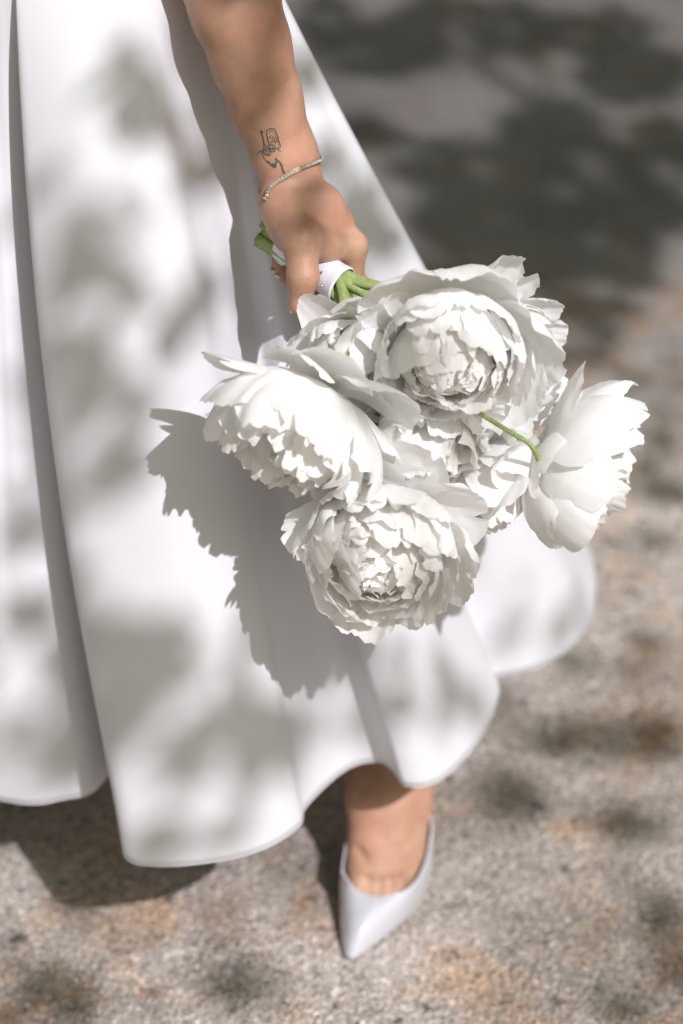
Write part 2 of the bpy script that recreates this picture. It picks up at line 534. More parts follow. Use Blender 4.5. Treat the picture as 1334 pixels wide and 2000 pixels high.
def build_arm():
    lo = np.minimum.reduce([ELBOW, WR, TH[3]]) - 0.06
    hi = np.maximum.reduce([ELBOW, WR, IM]) + 0.07
    fld = Field(lo, hi, 0.0013)
    # forearm: two bones side by side give it an oval section
    dv = np.array((0.0, 0.011, 0.006))
    m1 = at(416, -110, 1.90)
    for s in (-1, 1):
        fld.chain([ELBOW + dv * s, m1 + dv * s * .9, FTOP + dv * s, at(489, 100, 1.866) + dv * s * .85, at(520, 200, 1.858) + dv * s * .75, at(553, 295, 1.85) + dv * s * .6, WR + dv * s * .55],
                  [.038, .0372, .0338, .0305, .0266, .0226, .0210], 0.012)
    # ulna / radius hints at the wrist
    fld.ell(at(592, 300, 1.862), (.0095, .012, .013), 0.012)
    fld.ell(at(546, 335, 1.835), (.009, .012, .015), 0.012)
    # metacarpals
    wr_off = [(-.002, -.010), (.003, -.002), (.004, .007), (.002, .014)]
    for (pts, rr), (ox, oy) in zip(fingers, wr_off):
        root = WR + np.array((ox, oy, -.012))
        mid = 0.45 * root + 0.55 * pts[0] + E1 * 0.0035 + E2 * .001
        fld.chain([root, mid, pts[0]], [.0145, .0118, rr[0] * 0.98], 0.011)
    # palm mass and heel of the hand
    fld.ell(0.5 * WR + 0.5 * grip(-.045, 90, .030) , (.020, .026, .027), 0.012)
    fld.ell(grip(-.045, 85, .027), (.017, .030, .014), 0.010)
    # thenar eminence and thumb
    fld.chain([WR + np.array((-.008, -.009, -.006)), TH[0], TH[1]], [.0165, .0180, .0160], 0.012)
    fld.ell(at(566, 440, 1.808), (.0165, .019, .024), 0.012)
    fld.ell(at(628, 415, 1.822), (.0205, .015, .027), 0.014)
    fld.chain([TH[1], TH[2], TH[3]], [.0144, .0117, .0096], 0.010)
    # web between thumb and index
    fld.chain([at(606, 468, 1.790), at(636, 480, 1.800), at(668, 488, 1.812)], [.0118, .0115, .0100], 0.012)
    # fingers
    for pts, rr in fingers:
        tmp = list(pts)
        fld.cone(tmp[0], tmp[1], rr[0], rr[1], 0.009 if pts is fingers[0][0] else 0.005)
        fld.chain(tmp[1:], rr[1:], 0.0035)
        fld.ell(tmp[1], (rr[1] * 1.06,) * 3, 0.003)
    # soft fold where the thumb meets the web
    fld.cone(at(628, 492, 1.765), at(630, 528, 1.76), .0032, .002, 0.006, sub=True)
    return fld.mesh(3)

def leg_points(off=np.zeros(3), mirror=False):
    def P(x, y, z):
        if mirror: x = 0.10 - x
        return np.array((x, y, z)) + off
    return P

def build_leg(off=np.zeros(3), mirror=False, h=0.0018, top=(0.0, 1.93, 0.56)):
    P = leg_points(off, mirror)
    pts = [P(-.03, 1.66, -.01), P(.13, 1.98, .62)]
    lo = np.minimum(*pts) - 0.03; hi = np.maximum(*pts) + 0.03
    fld = Field(lo, hi, h)
    knee = P(.01, 1.90, .47)
    fld.chain([P(*top), knee], [.062, .052], 0.02)
    fld.chain([knee, P(.030, 1.925, .34), P(.042, 1.905, .22), P(.046, 1.892, .155)], [.050, .047, .034, .029], 0.02)
    fld.cone(P(.030, 1.886, .148), P(.068, 1.890, .142), .0235, .0225, 0.012)          # ankle bones
    fld.cone(P(.052, 1.915, .20), P(.056, 1.918, .115), .016, .023, 0.02)              # tendon and heel
    fld.cone(P(.056, 1.912, .118), P(.050, 1.86, .088), .024, .024, 0.02)
    fld.chain([P(.036, 1.872, .135), P(.033, 1.830, .092), P(.026, 1.782, .038)], [.027, .0250, .0215], 0.02)
    fld.chain([P(.060, 1.875, .125), P(.064, 1.835, .080), P(.068, 1.792, .031)], [.027, .0245, .0180], 0.02)
    fld.chain([P(.046, 1.870, .135), P(.048, 1.825, .093), P(.047, 1.785, .036)], [.028, .0245, .0190], 0.02)
    xs = [(.018, .020, .0120), (.033, .029, .0092), (.045, .037, .0088), (.056, .045, .0084), (.067, .053, .0078)]
    for i, (x0, x1, r) in enumerate(xs):
        fld.chain([P(x0 + .003, 1.782 + .001 * i, .034 - .001 * i), P(x0, 1.762 + .001 * i, .0285), P(x1, 1.738, .0185)], [r * 1.15, r, r * .85], 0.0042)
    # tendon ridges down the instep
    for x0, x1 in ((.040, .034), (.048, .046), (.056, .056)):
        fld.cone(P(x0, 1.850, .121), P(x1, 1.788, .053), .0050, .0042, 0.007)
    if not mirror:
        v_, q_ = fld.mesh(0)
        bv = BVHTree.FromPolygons(v_.tolist(), q_.tolist())
        def hit(px, py):
            d = nrm(at(px, py, 1.0) - CAM)
            return np.array(bv.ray_cast(Vector(CAM), Vector(d))[0])
        # gaps between the toes and the crease beside the big-toe joint
        for px, py, px2, py2 in ((719, 1716, 716, 1756), (743, 1724, 740, 1762), (766, 1720, 764, 1758), (789, 1710, 786, 1750)):
            fld.cone(hit(px, py), hit(px2, py2), .0008, .0042, 0.006, sub=True)
        fld.cone(hit(700, 1662), hit(712, 1676), .0030, .0012, 0.008, sub=True)
    return fld.mesh(2)

def build_torso():
    f = Field((-.62, 1.70, .45), (.14, 2.35, 1.66), 0.006)
    c = np.array((-.26, 2.0, 0))
    hip = lambda x, y, z: c + np.array((x, y, z))
    f.ell(hip(0, .02, .93), (.160, .11, .11), 0.05)
    f.cone(hip(.07, .0, .88), (0.0, 1.93, .55), .078, .060, 0.04)
    f.cone(hip(-.08, .0, .88), (-.31, 2.25, .50), .078, .060, 0.04)
    f.ell(hip(0, 0, 1.06), (.115, .080, .12), 0.05)
    f.ell(hip(0, .005, 1.22), (.135, .090, .14), 0.05)
    f.ell(hip(.06, -.065, 1.22), (.055, .050, .055), 0.03)
    f.ell(hip(-.06, -.065, 1.22), (.055, .050, .055), 0.03)
    f.cone(hip(-.13, .01, 1.325), hip(.13, .01, 1.325), .040, .040, 0.04)
    f.cone(hip(0, .01, 1.34), hip(0, .0, 1.45), .050, .045, 0.03)
    sh = hip(.150, .01, 1.315)
    f.cone(sh, ELBOW, .045, .039, 0.02)
    sh2 = hip(-.155, .01, 1.315)
    f.chain([sh2, (-.50, 2.02, 1.06), (-.52, 1.94, .84), (-.52, 1.90, .76)], [.045, .038, .026, .022], 0.02)
    f.ell((-.52, 1.885, .70), (.017, .032, .048), 0.015)
    for i in range(4): f.chain([(-.52, 1.86 + .018 * i, .675), (-.515, 1.855 + .018 * i, .635), (-.505, 1.858 + .018 * i, .605)], [.010, .009, .008], 0.004)
    f.chain([(-.515, 1.86, .71), (-.505, 1.835, .68), (-.50, 1.835, .655)], [.012, .010, .009], 0.006)
    h = hip(0, -.01, 1.535)
    f.ell(h, (.070, .088, .105), 0.02)
    f.ell(h + (0, -.045, -.055), (.045, .045, .045), 0.03)
    f.cone(h + (0, -.083, .012), h + (0, -.102, -.022), .008, .0125, 0.010)
    f.ell(h + (0, -.086, -.052), (.022, .012, .0065), 0.006)
    f.ell(h + (.031, -.083, .006), (.016, .010, .010), 0.008, sub=True)
    f.ell(h + (-.031, -.083, .006), (.016, .010, .010), 0.008, sub=True)
    for s in (-1, 1): f.ell(h + (.072 * s, .005, -.01), (.010, .018, .030), 0.008)
    return f.mesh(2), h

parts = []
parts.append(build_arm())
parts.append(build_leg())
off2 = np.array((-.36, .34, 0.0))
parts.append(build_leg(off2, True, 0.004, (0.10 - .05, 1.93, .54)))
tb, HEAD = build_torso()
parts.append(tb)
V = np.concatenate([p[0] for p in parts])
Fq, b = [], 0
for v, q in parts:
    Fq.append(q + b); b += len(v)
body = mesh_obj('body', V, np.concatenate(Fq), M_skin, person)
ARM_V, ARM_Q = parts[0]
arm_bvh = BVHTree.FromPolygons(ARM_V.tolist(), ARM_Q.tolist())

# fingernails
def nail(tip, along, out, L=0.0125, W=0.0088, lift=0.0068):
    along = nrm(along); out = nrm(out - along * np.dot(out, along)); side = np.cross(along, out)
    nu, nv = 9, 9
    V = []
    for layer in (0, 1):
        for i in range(nu):
            s = i / (nu - 1)
            w = W * (0.86 if s < .55 else 0.86 * math.sqrt(max(0.02, 1 - ((s - .55) / .46) ** 2)))
            for j in range(nv):
                t = j / (nv - 1) * 2 - 1
                p = tip + along * (s * L - L * .42) + side * (t * w / 2) + out * (lift - .0016 * t * t - .0018 * s * s + (0.00035 if layer else -.0003))
                V.append(p)
    n = nu * nv
    f0 = grid_faces(nu, nv)
    Fs = [tuple(f) for f in f0 + n] + [tuple(f[::-1]) for f in f0]
    for i in range(nu - 1):
        Fs.append((i * nv, (i + 1) * nv, (i + 1) * nv + n, i * nv + n)); Fs.append((i * nv + nv - 1, i * nv + nv - 1 + n, (i + 1) * nv + nv - 1 + n, (i + 1) * nv + nv - 1))
    for j in range(nv - 1):
        k = (nu - 1) * nv
        Fs.append((j, j + n, j + 1 + n, j + 1)); Fs.append((k + j, k + j + 1, k + j + 1 + n, k + j + n))
    return mesh_obj('fingernail', V, Fs, M_nail, person)
for pts, rr in fingers:
    t_ = pts[3]; al = pts[3] - pts[2]
    rad = t_ - (WRAP + A * np.dot(t_ - WRAP, A))
    nail(t_, al, rad, .0150, .0098, lift=rr[3] * .86)
nail(TH[3], TH[3] - TH[2], np.array((-1.0, -0.15, 0.05)), 0.015, 0.0105, .0086)

# tattoo on the inner forearm, laid on the skin
def skin_hit(px, py, lift=0.00025):
    d = at(px, py, 1.0) - CAM
    d = nrm(d)
    loc, nn, i, dist = arm_bvh.ray_cast(Vector(CAM), Vector(d))
    if loc is None: return None, None
    nn = np.array(nn)
    if np.dot(nn, d) > 0: nn = -nn
    return np.array(loc) + nn * lift, nn
tat = MB()
def ink(pts, w=1.7, n=None):
    w *= .85
    P = catmull(np.array([(x, y, 0) for x, y in pts], float), n or max(6, 5 * len(pts)))
    L = []
    for i, p in enumerate(P):
        t = P[min(i + 1, len(P) - 1)] - P[max(i - 1, 0)]
        t = t[:2] / (np.linalg.norm(t[:2]) + 1e-9)
        nn = np.array((-t[1], t[0]))
        ww = w * (0.8 + 0.4 * rng.random()) / 2
        a, _ = skin_hit(*(p[:2] + nn * ww)); b_, _ = skin_hit(*(p[:2] - nn * ww))
        if a is None or b_ is None: continue
        L += [a, b_]
    if len(L) >= 4:
        tat.add(L, [(2 * i, 2 * i + 1, 2 * i + 3, 2 * i + 2) for i in range(len(L) // 2 - 1)])
ox, oy, k = 490, 230, 160 / 1334.0
def T(*pts): return [(ox + x * k, oy + y * k) for x, y in pts]
ink(T((300, 480), (285, 400), (265, 300), (255, 230), (285, 190), (350, 180), (395, 200), (420, 250), (445, 340), (470, 420), (480, 470), (450, 495), (410, 480)), 2.6)
ink(T((285, 250), (330, 215), (380, 240), (405, 300), (440, 400), (450, 460)), 1.4)
ink(T((290, 330), (330, 290), (370, 320), (350, 380), (310, 420), (345, 450), (400, 430), (380, 360), (420, 390)), 1.6)
ink(T((300, 300), (340, 340), (400, 330), (430, 380), (380, 400), (330, 380)), 1.3)
ink(T((160, 235), (190, 300), (205, 370), (215, 440)), 3.6)
ink(T((150, 230), (175, 215), (190, 240), (170, 255)), 3.6)
ink(T((215, 430), (245, 450), (290, 520), (325, 580), (315, 610), (270, 615), (215, 590), (195, 550), (205, 490), (225, 440)), 2.2)
ink(T((225, 480), (260, 540), (300, 600), (230, 580), (215, 520), (280, 560)), 2.2)
ink(T((290, 470), (320, 540), (350, 555), (385, 540), (395, 490), (350, 440), (300, 450), (290, 500)), 3.0)
ink(T((310, 490), (350, 520), (370, 500), (340, 480)), 3.0)
ink(T((420, 485), (450, 520), (488, 552)), 2.2)
ink(T((195, 540), (150, 545), (120, 570), (115, 600)), 2.0)
ink(T((150, 520), (190, 610), (250, 700), (300, 750), (345, 760)), 1.8)
ink(T((260, 705), (300, 735), (350, 780), (400, 800), (400, 750), (430, 710), (410, 670), (395, 660)), 5.0)
ink(T((400, 670), (430, 700), (470, 720), (500, 780), (515, 840), (530, 890)), 5.0)
ink(T((520, 870), (540, 890), (520, 905)), 5.0)
ink(T((345, 745), (380, 770), (410, 750)), 5.0)
tat.build('tattoo', M_ink, body)

# hair and eyes (above the frame)
def build_hair():
    f = Field(HEAD - .16, HEAD + .16, 0.006)
    f.ell(HEAD + (0, .018, .018), (.082, .092, .108), 0.02)
    f.ell(HEAD + (0, .105, -.02), (.045, .040, .042), 0.02)
    f.ell(HEAD + (0, -.085, -.05), (.066, .07, .10), 0.012, sub=True)
    return mesh_obj('hair', *f.mesh(2), M_hair, person)
build_hair()
for s in (-1, 1):
    mb = MB()
    c = HEAD + (.031 * s, -.069, .005)
    mb.add(*tube([c + (0, .011 * math.cos(a) * -1, 0) for a in np.linspace(0.05, 3.09, 9)], [.0115 * math.sin(a) + .0005 for a in np.linspace(0.05, 3.09, 9)], 14))
    mb.build('eye', M_eye, person)

# ------------------------------------------------------------------ dress
HZ = 0.19
cx, cy = -.26, 2.0
def Wz(px, y, z):
    """point at height z and distance y whose column in the photo is px"""
    depth = y * math.cos(PITCH) + (CAM[2] - z) * math.sin(PITCH)
    return np.array(((px - 667.0) / F * depth, y, z))
def H(px, py, z=HZ):
    return at_z(px, py, z)
cols = []
def dcol(hem, a, b):
    cols.append((np.asarray(hem, float), Wz(a[0], a[1], .50) if len(a) == 2 else np.asarray(a, float), Wz(b[0], b[1], .85) if len(b) == 2 else np.asarray(b, float)))
dcol((-.66, 1.98, HZ), (-.54, 1.99, .5), (-.455, 2.0, .85))
dcol((-.56, 1.80, HZ), (-.48, 1.86, .5), (-.43, 1.93, .85))
dcol(H(-190, 1540), (-190, 1.80), (-170, 1.89))
dcol(H(-60, 1550), (-75, 1.775), (-75, 1.87))
dcol(H(10, 1563), (-10, 1.766), (-28, 1.866))
dcol(H(75, 1571), (30, 1.780), (-12, 1.868))
dcol(H(125, 1564), (62, 1.788), (8, 1.868))
dcol(H(182, 1545), (98, 1.800), (26, 1.871))
dcol(H(232, 1490), (146, 1.820), (58, 1.878))      # valley behind the front fold
dcol(H(248, 1545), (146, 1.790), (56, 1.862))
dcol(H(239, 1640), (121, 1.748), (41, 1.842))      # edge of the front fold
dcol(H(256, 1684), (158, 1.726), (74, 1.833))
dcol(H(330, 1694), (235, 1.714), (140, 1.826))
dcol(H(440, 1677), (325, 1.712), (195, 1.826))
dcol(H(530, 1649), (405, 1.724), (258, 1.833))
dcol(H(585, 1614), (460, 1.745), (305, 1.843))
dcol(H(596, 1578), (485, 1.768), (330, 1.858))
dcol(H(640, 1532), (505, 1.788), (360, 1.876))
dcol(H(692, 1497), (528, 1.806), (392, 1.895))
dcol(H(742, 1486), (556, 1.812), (420, 1.906))
dcol(H(768, 1503), (585, 1.800), (440, 1.912))
dcol(H(795, 1537), (622, 1.782), (458, 1.917))
dcol(H(860, 1523), (675, 1.783), (480, 1.925))
dcol(H(935, 1445), (725, 1.810), (502, 1.938))
dcol(H(973, 1360), (758, 1.848), (520, 1.951))
dcol(H(966, 1318), (770, 1.888), (530, 1.961))
dcol(H(960, 1322), (792, 1.908), (538, 1.967))
dcol(H(1050, 1305), (845, 1.906), (550, 1.975))
dcol(H(1122, 1258), (902, 1.920), (562, 1.986))
dcol(H(1157, 1198), (945, 1.955), (573, 2.005))
dcol((.265, 2.12, HZ), (.110, 2.06, .5), (-.060, 2.05, .85))
dcol((.20, 2.30, HZ), (.06, 2.18, .5), (-.10, 2.11, .85))
dcol((.06, 2.36, HZ), (-.02, 2.24, .5), (-.16, 2.15, .85))
dcol((-.04, 2.46, HZ), (-.10, 2.28, .5), (-.21, 2.17, .85))
dcol((-.18, 2.42, HZ), (-.19, 2.27, .5), (-.26, 2.175, .85))
dcol((-.32, 2.50, HZ), (-.30, 2.30, .5), (-.31, 2.17, .85))
dcol((-.45, 2.38, HZ), (-.40, 2.24, .5), (-.37, 2.14, .85))
dcol((-.58, 2.34, HZ), (-.48, 2.18, .5), (-.42, 2.10, .85))
dcol((-.60, 2.16, HZ), (-.52, 2.09, .5), (-.45, 2.05, .85))
NC = 520
hem = catmull([c[0] for c in cols], NC, True)
ra = catmull([c[1] for c in cols], NC, True)
rb = catmull([c[2] for c in cols], NC, True)
def ring_like(ref, z, rx, ry, keep, dy=0.0):
    out = np.empty_like(ref)
    for i, p in enumerate(ref):
        a = math.atan2((p[1] - cy) / .17, (p[0] - cx) / .2)
        e = np.array((cx + rx * math.cos(a), cy + dy + ry * math.sin(a), z))
        out[i] = e
    return out
rc = ring_like(rb, 0.97, .165, .125, 0)
rd = ring_like(rb, 1.05, .132, .100, 0)
re_ = ring_like(rb, 1.14, .148, .108, 0)
rf = ring_like(rb, 1.26, .158, .128, 0, -.018)
rings = [hem, ra, rb, rc, rd, re_, rf]
NR = 150
zs = np.array([HZ, .5, .85, .97, 1.05, 1.14, 1.26])
targets = np.concatenate([np.linspace(HZ, .97, 110), np.linspace(.975, 1.26, 40)])
RG = np.array(rings)                                # (7, NC, 3)
def interp_rings(z):
    # natural-ish cubic (Hermite with finite-difference slopes) through rings
    i = int(np.clip(np.searchsorted(zs, z) - 1, 0, len(zs) - 2))
    m = np.zeros((2,) + RG.shape[1:])
    for q, j in enumerate((i, i + 1)):
        if j == 0: m[q] = (RG[1] - RG[0]) / (zs[1] - zs[0])
        elif j == len(zs) - 1: m[q] = (RG[-1] - RG[-2]) / (zs[-1] - zs[-2])
        else:
            d0 = (RG[j] - RG[j - 1]) / (zs[j] - zs[j - 1]); d1 = (RG[j + 1] - RG[j]) / (zs[j + 1] - zs[j])
            w0 = zs[j + 1] - zs[j]; w1 = zs[j] - zs[j - 1]
            m[q] = (d0 * w0 + d1 * w1) / (w0 + w1)
    dz = zs[i + 1] - zs[i]; t = (z - zs[i]) / dz
    h00 = 2 * t ** 3 - 3 * t ** 2 + 1; h10 = t ** 3 - 2 * t ** 2 + t; h01 = -2 * t ** 3 + 3 * t ** 2; h11 = t ** 3 - t ** 2
    return h00 * RG[i] + h10 * dz * m[0] + h01 * RG[i + 1] + h11 * dz * m[1]
DV = np.array([interp_rings(z) for z in targets])   # rows x NC x 3
# small waves of the cloth
uu = np.linspace(0, 2 * math.pi, NC, endpoint=False)
for i, z in enumerate(targets):
    w = np.clip((1.0 - z) / .6, 0, 1)
    DV[i, :, 1] += w * 0.0014 * np.sin(uu * 13 + 2.2 * math.sin(z * 5)) + w * .0008 * np.sin(uu * 7 + z * 9)
DVf = DV.reshape(-1, 3)
DF = grid_faces(len(targets), NC, False, True)
dress = mesh_obj('dress', DVf, DF, M_dress, person)
sm = dress.modifiers.new('thickness', 'SOLIDIFY'); sm.thickness = 0.0011; sm.offset = 0
dress_bvh = BVHTree.FromPolygons(DVf.tolist(), DF.tolist())
# rolled hem
hv, hf = [], []
ht = np.concatenate([DV[0], DV[0][:1]])
Vh, Fh = tube(DV[0][np.r_[0:NC, 0]], 0.0008, 8, caps=False)
mesh_obj('hem', np.array(Vh), np.array(Fh), M_dress, dress)

# ------------------------------------------------------------------ shoes
def build_shoe(off, mirror):
    def X(p):
        p = np.array(p, float)
        if mirror: p[0] = 0.10 - p[0]
        return p + off
    Tq = lambda px, py, z: at_z(px, py, z)
    pairs = [((.0085, 1.688), Tq(735, 1752, .040)), ((.018, 1.693), Tq(752, 1751, .040)), ((.045, 1.721), Tq(785, 1743, .041)), ((.069, 1.750), Tq(811, 1723, .043)),
             ((.086, 1.782), Tq(829, 1690, .047)), ((.0925, 1.815), Tq(839, 1650, .055)), ((.089, 1.85), Tq(843, 1600, .070)), ((.083, 1.88), (.0850, 1.885, .095)),
             ((.076, 1.905), (.082, 1.915, .130)), ((.058, 1.926), (.056, 1.944, .150)), ((.042, 1.91), (.030, 1.920, .130)), ((.038, 1.885), (.028, 1.885, .088)),
             ((.028, 1.85), (.013, 1.848, .062)), ((.008, 1.82), Tq(670, 1686, .052)), ((-.001, 1.79), Tq(673, 1709, .047)), ((-.0015, 1.757), Tq(685, 1728, .043)),
             ((-.0005, 1.725), Tq(700, 1741, .041)), ((.0025, 1.698), Tq(717, 1748, .040))]
    def zs_(y): 
        t = np.clip((y - 1.80) / .11, 0, 1)
        return 0.004 + .086 * (t * t * (3 - 2 * t))
    O = catmull([(a[0], a[1], zs_(a[1])) for a, b_ in pairs], 144, True)
    Tt = catmull([b_ for a, b_ in pairs], 144, True)
    ctr = np.array((.045, 1.80))
    nr = 22
    V = np.zeros((nr, 144, 3))
    for j in range(144):
        o, t = O[j], Tt[j]
        outw = nrm(np.r_[o[:2] - ctr, 0])
        fr = np.clip((1.80 - o[1]) / .11, 0, 1)
        c = o + (t - o) * (0.07 + .20 * fr) + outw * .003
        c[2] = o[2] + (t[2] - o[2]) * (.66 + .12 * fr)
        for i in range(nr):
            s = i / (nr - 1)
            V[i, j] = X((1 - s) ** 2 * o + 2 * s * (1 - s) * c + s * s * t)
    shoe = mesh_obj('shoe', V.reshape(-1, 3), grid_faces(nr, 144, False, True), M_patent, person)
    md = shoe.modifiers.new('thickness', 'SOLIDIFY'); md.thickness = 0.0016; md.offset = 0
    # piping round the opening
    Vp, Fp = tube(V[-1][np.r_[0:144, 0]], 0.0011, 8, caps=False)
    mesh_obj('topline_piping', np.array(Vp), np.array(Fp), M_patent, shoe)
    # sole: outline above and below
    mb = MB()
    O2 = np.array([X(p) for p in O]); cc = O2.mean(0)
    rings_ = []
    for dz, sc in ((0.0005, .985), (-.0032, .985), (-.0036, .94)):
        r_ = O2 + (0, 0, dz); r_[:, :2] = cc[:2] + (r_[:, :2] - cc[:2]) * sc; rings_.append(r_)
    VV = np.concatenate(rings_)
    Fs = [tuple(f) for f in grid_faces(3, 144, False, True)]
    for base in (0, 2 * 144):
        for j in range(72): 
            a, b_, c_, d_ = j, (j + 1) % 144, (143 - j - 1) % 144, 143 - j
            if len({a, b_, c_, d_}) == 4: Fs.append(tuple(base + q for q in (a, b_, c_, d_)))
    mb.add(VV, Fs)
    mb.build('sole', M_sole, shoe)
    mb = MB()
    P_ = [X(p) for p in ((.058, 1.900, .091), (.058, 1.905, .074), (.058, 1.909, .05), (.058, 1.910, .004), (.058, 1.910, .001))]
    mb.add(*tube(P_, [.021, .0135, .0075, .0048, .0050], 18))
    mb.build('stiletto_heel', M_patent, shoe)
    return shoe
build_shoe(np.zeros(3), False)
build_shoe(off2, True)

# ------------------------------------------------------------------ bracelet
def build_bracelet():
    front = []
    for px, py in ((633, 310), (616, 316), (600, 322), (585, 328), (570, 335), (556, 344), (543, 354), (533, 364), (526, 375), (522, 388)):
        p, n_ = skin_hit(px, py, .0017)
        if p is None:
            loc, n_, i_, d_ = arm_bvh.find_nearest(Vector(at(px, py, 1.85))); p = np.array(loc) + np.array(n_) * .0017
        front.append(p)
    back = []
    for f_ in np.linspace(0, 1, 9)[1:-1]:
        q = front[-1] + (front[0] - front[-1]) * f_ + np.array((0, .06 * math.sin(f_ * math.pi), -.012 * (1 - f_)))
        loc, n_, i_, d_ = arm_bvh.find_nearest(Vector(q)); back.append(np.array(loc) + np.array(n_) * .0020)
    dense = catmull(front + back, 900, True)
    for _ in range(40): dense = .25 * np.roll(dense, 1, 0) + .5 * dense + .25 * np.roll(dense, -1, 0)
    seg = np.linalg.norm(np.roll(dense, -1, 0) - dense, axis=1); cum = np.concatenate([[0], np.cumsum(seg)])
    N = int(round(cum[-1] / .0030))
    dd = np.concatenate([dense, dense[:1]])
    base = np.stack([np.interp(np.arange(N) * cum[-1] / N, cum, dd[:, k_]) for k_ in range(3)], 1)
    br = MB()
    Vt, Ft = tube(base[np.r_[0:N, 0]], 0.0007, 6, caps=False)
    br.add(Vt, Ft)
    cen = base.mean(0)
    gems = []
    for i, p in enumerate(base):
        t = nrm(base[(i + 1) % N] - base[i - 1])
        o_ = p - cen; o_ = nrm(o_ - t * np.dot(o_, t))
        s_ = np.cross(t, o_)
        L = np.linalg.norm(base[(i + 1) % N] - base[i - 1]) / 2
        h_ = L * .47
        # setting: open square cup
        for lo_, hi_, w0, w1 in ((-.0006, .0010, .0012, .00155),):
            q = []
            for zz, ww in ((lo_, w0), (hi_, w1)):
                for (sx_, sy_) in ((-1, -1), (1, -1), (1, 1), (-1, 1)):
                    q.append(p + o_ * zz + t * sx_ * min(h_, ww) + s_ * sy_ * ww * 1.15)
            br.add(q, [(0, 1, 2, 3), (4, 7, 6, 5), (0, 4, 5, 1), (1, 5, 6, 2), (2, 6, 7, 3), (3, 7, 4, 0)])
        gems.append((p, t, o_, s_, min(h_ * .76, .00135)))
    bo = br.build('bracelet', M_gold, person, smooth=False)
    gm = None
    for p, t, o_, s_, w in gems:
        q = []
        for zz, sc in ((.0008, 1.0), (.0013, 1.0), (.0018, .62)):
            for (sx_, sy_) in ((-1, -1), (1, -1), (1, 1), (-1, 1)):
                q.append(p + o_ * zz + t * sx_ * w * sc + s_ * sy_ * .00135 * sc)
        Fg = [(0, 3, 2, 1), (8, 9, 10, 11)]
        for l in (0, 4):
            for j in range(4): Fg.append((l + j, l + (j + 1) % 4, l + 4 + (j + 1) % 4, l + 4 + j))
        mesh_obj('gemstone', np.array(q), Fg, M_gem, bo, smooth=False)
    # clasp hanging at the low left side
    i = int(np.argmin(base[:, 0]))
    mb = MB()
    pc = base[i] + (-.0002, -.001, -.0035)
    ring = [pc + .0022 * np.array((math.cos(a) * .6, math.cos(a) * .6, math.sin(a))) for a in np.linspace(0, 2 * math.pi, 17)]
    mb.add(*tube(ring, .00045, 6, caps=False))
    mb.build('clasp', M_gold, bo)
build_bracelet()

# ------------------------------------------------------------------ bouquet
bouquet = tag(empty('bouquet'), 'loose bunch of big white peonies with bare green stems wrapped in white ribbon', 'bouquet')

def nz1(x, seed):
    """cheap smooth 1-D noise"""
    r_ = np.random.default_rng(seed)
    ph = r_.random(5) * 6.28; fr = 1.3 * 1.9 ** np.arange(5) * (0.85 + .3 * r_.random(5)); am = 0.6 ** np.arange(5)
    return sum(a * np.sin(f * x + p) for a, f, p in zip(am, fr, ph)) / 1.7

def petal(L, W, th0, th1, cup=0.5, ruffle=0.1, jag=0.05, nick=0, r0=0.006, ns=20, nt=17, seed=0, roll=0.0, claw=0.22, side=0.0):
    """petal standing in the x-z plane of the flower's axis z; angles are measured from the axis"""
    r_ = np.random.default_rng(seed)
    s = np.linspace(0, 1, ns)[:, None]; t = np.linspace(-1, 1, nt)[None]
    edge = 1 - 0.20 * np.abs(t) ** 2.4 - 0.06 * t * r_.normal()
    n = jag * (nz1(t * 3.2, seed + 1) * .55 + .45 * np.abs(nz1(t * 9, seed + 2)) + .22 * np.abs(nz1(t * 22, seed + 3)))
    edge = edge - n
    for _ in range(nick):
        c_ = r_.uniform(-.75, .75); edge = edge - r_.uniform(.06, .15) * np.exp(-((t - c_) / r_.uniform(.04, .09)) ** 2)
    u = s * L * (1 + (edge - 1) * s ** 1.5)
    prof = claw + (1 - claw) * np.sin(np.clip(s / .66, 0, 1) * math.pi / 2) ** 1.35
    taper = 1 - .10 * np.clip((s - .72) / .28, 0, 1) ** 2
    a = t * W * prof * taper * (1 + .05 * jag * 10 * nz1(s * 5 + 3 * np.sign(t), seed + 7) * np.abs(t) ** 3)
    sm_ = u / L
    sg = np.linspace(0, 1, 60)
    thg = th0 + (th1 - th0) * (sg ** 1.15) + roll * np.clip((sg - .72) / .28, 0, 1) ** 2
    cr = np.concatenate([[0], np.cumsum(np.sin((thg[1:] + thg[:-1]) / 2) / 59)]) * L + r0
    cz = np.concatenate([[0], np.cumsum(np.cos((thg[1:] + thg[:-1]) / 2) / 59)]) * L
    cr_ = np.interp(sm_, sg, cr); cz_ = np.interp(sm_, sg, cz); th = np.interp(sm_, sg, thg)
    kap = cup / W * (0.35 + .65 * s)
    lat = np.sin(a * kap) / kap
    inn = (1 - np.cos(a * kap)) / kap
    inn = inn + ruffle * W * s ** 2 * (np.abs(t) ** 1.2 * .9 + .35) * (nz1(t * 3.5 + s * 1.5, seed + 4) + .5 * nz1(t * 8 + s * 3, seed + 5))
    inn = inn + ruffle * .55 * W * s * nz1(s * 4 + t, seed + 6)
    lat = lat + side * L * s ** 2
    # inward normal = towards axis
    x = cr_ - inn * np.cos(th)
    z = cz_ + inn * np.sin(th)
    return np.stack([x, lat + 0 * x, z], -1).reshape(-1, 3), grid_faces(ns, nt)

def rot_z(V, a):
    c_, s_ = math.cos(a), math.sin(a)
    return V @ np.array(((c_, s_, 0), (-s_, c_, 0), (0, 0, 1)))

def frame(axis, spin=0.0):
    z = nrm(axis); x = nrm(np.cross((0.3, 0.2, 1.0), z)); y = np.cross(z, x)
    c_, s_ = math.cos(spin), math.sin(spin)
    return np.array((x * c_ + y * s_, -x * s_ + y * c_, z))

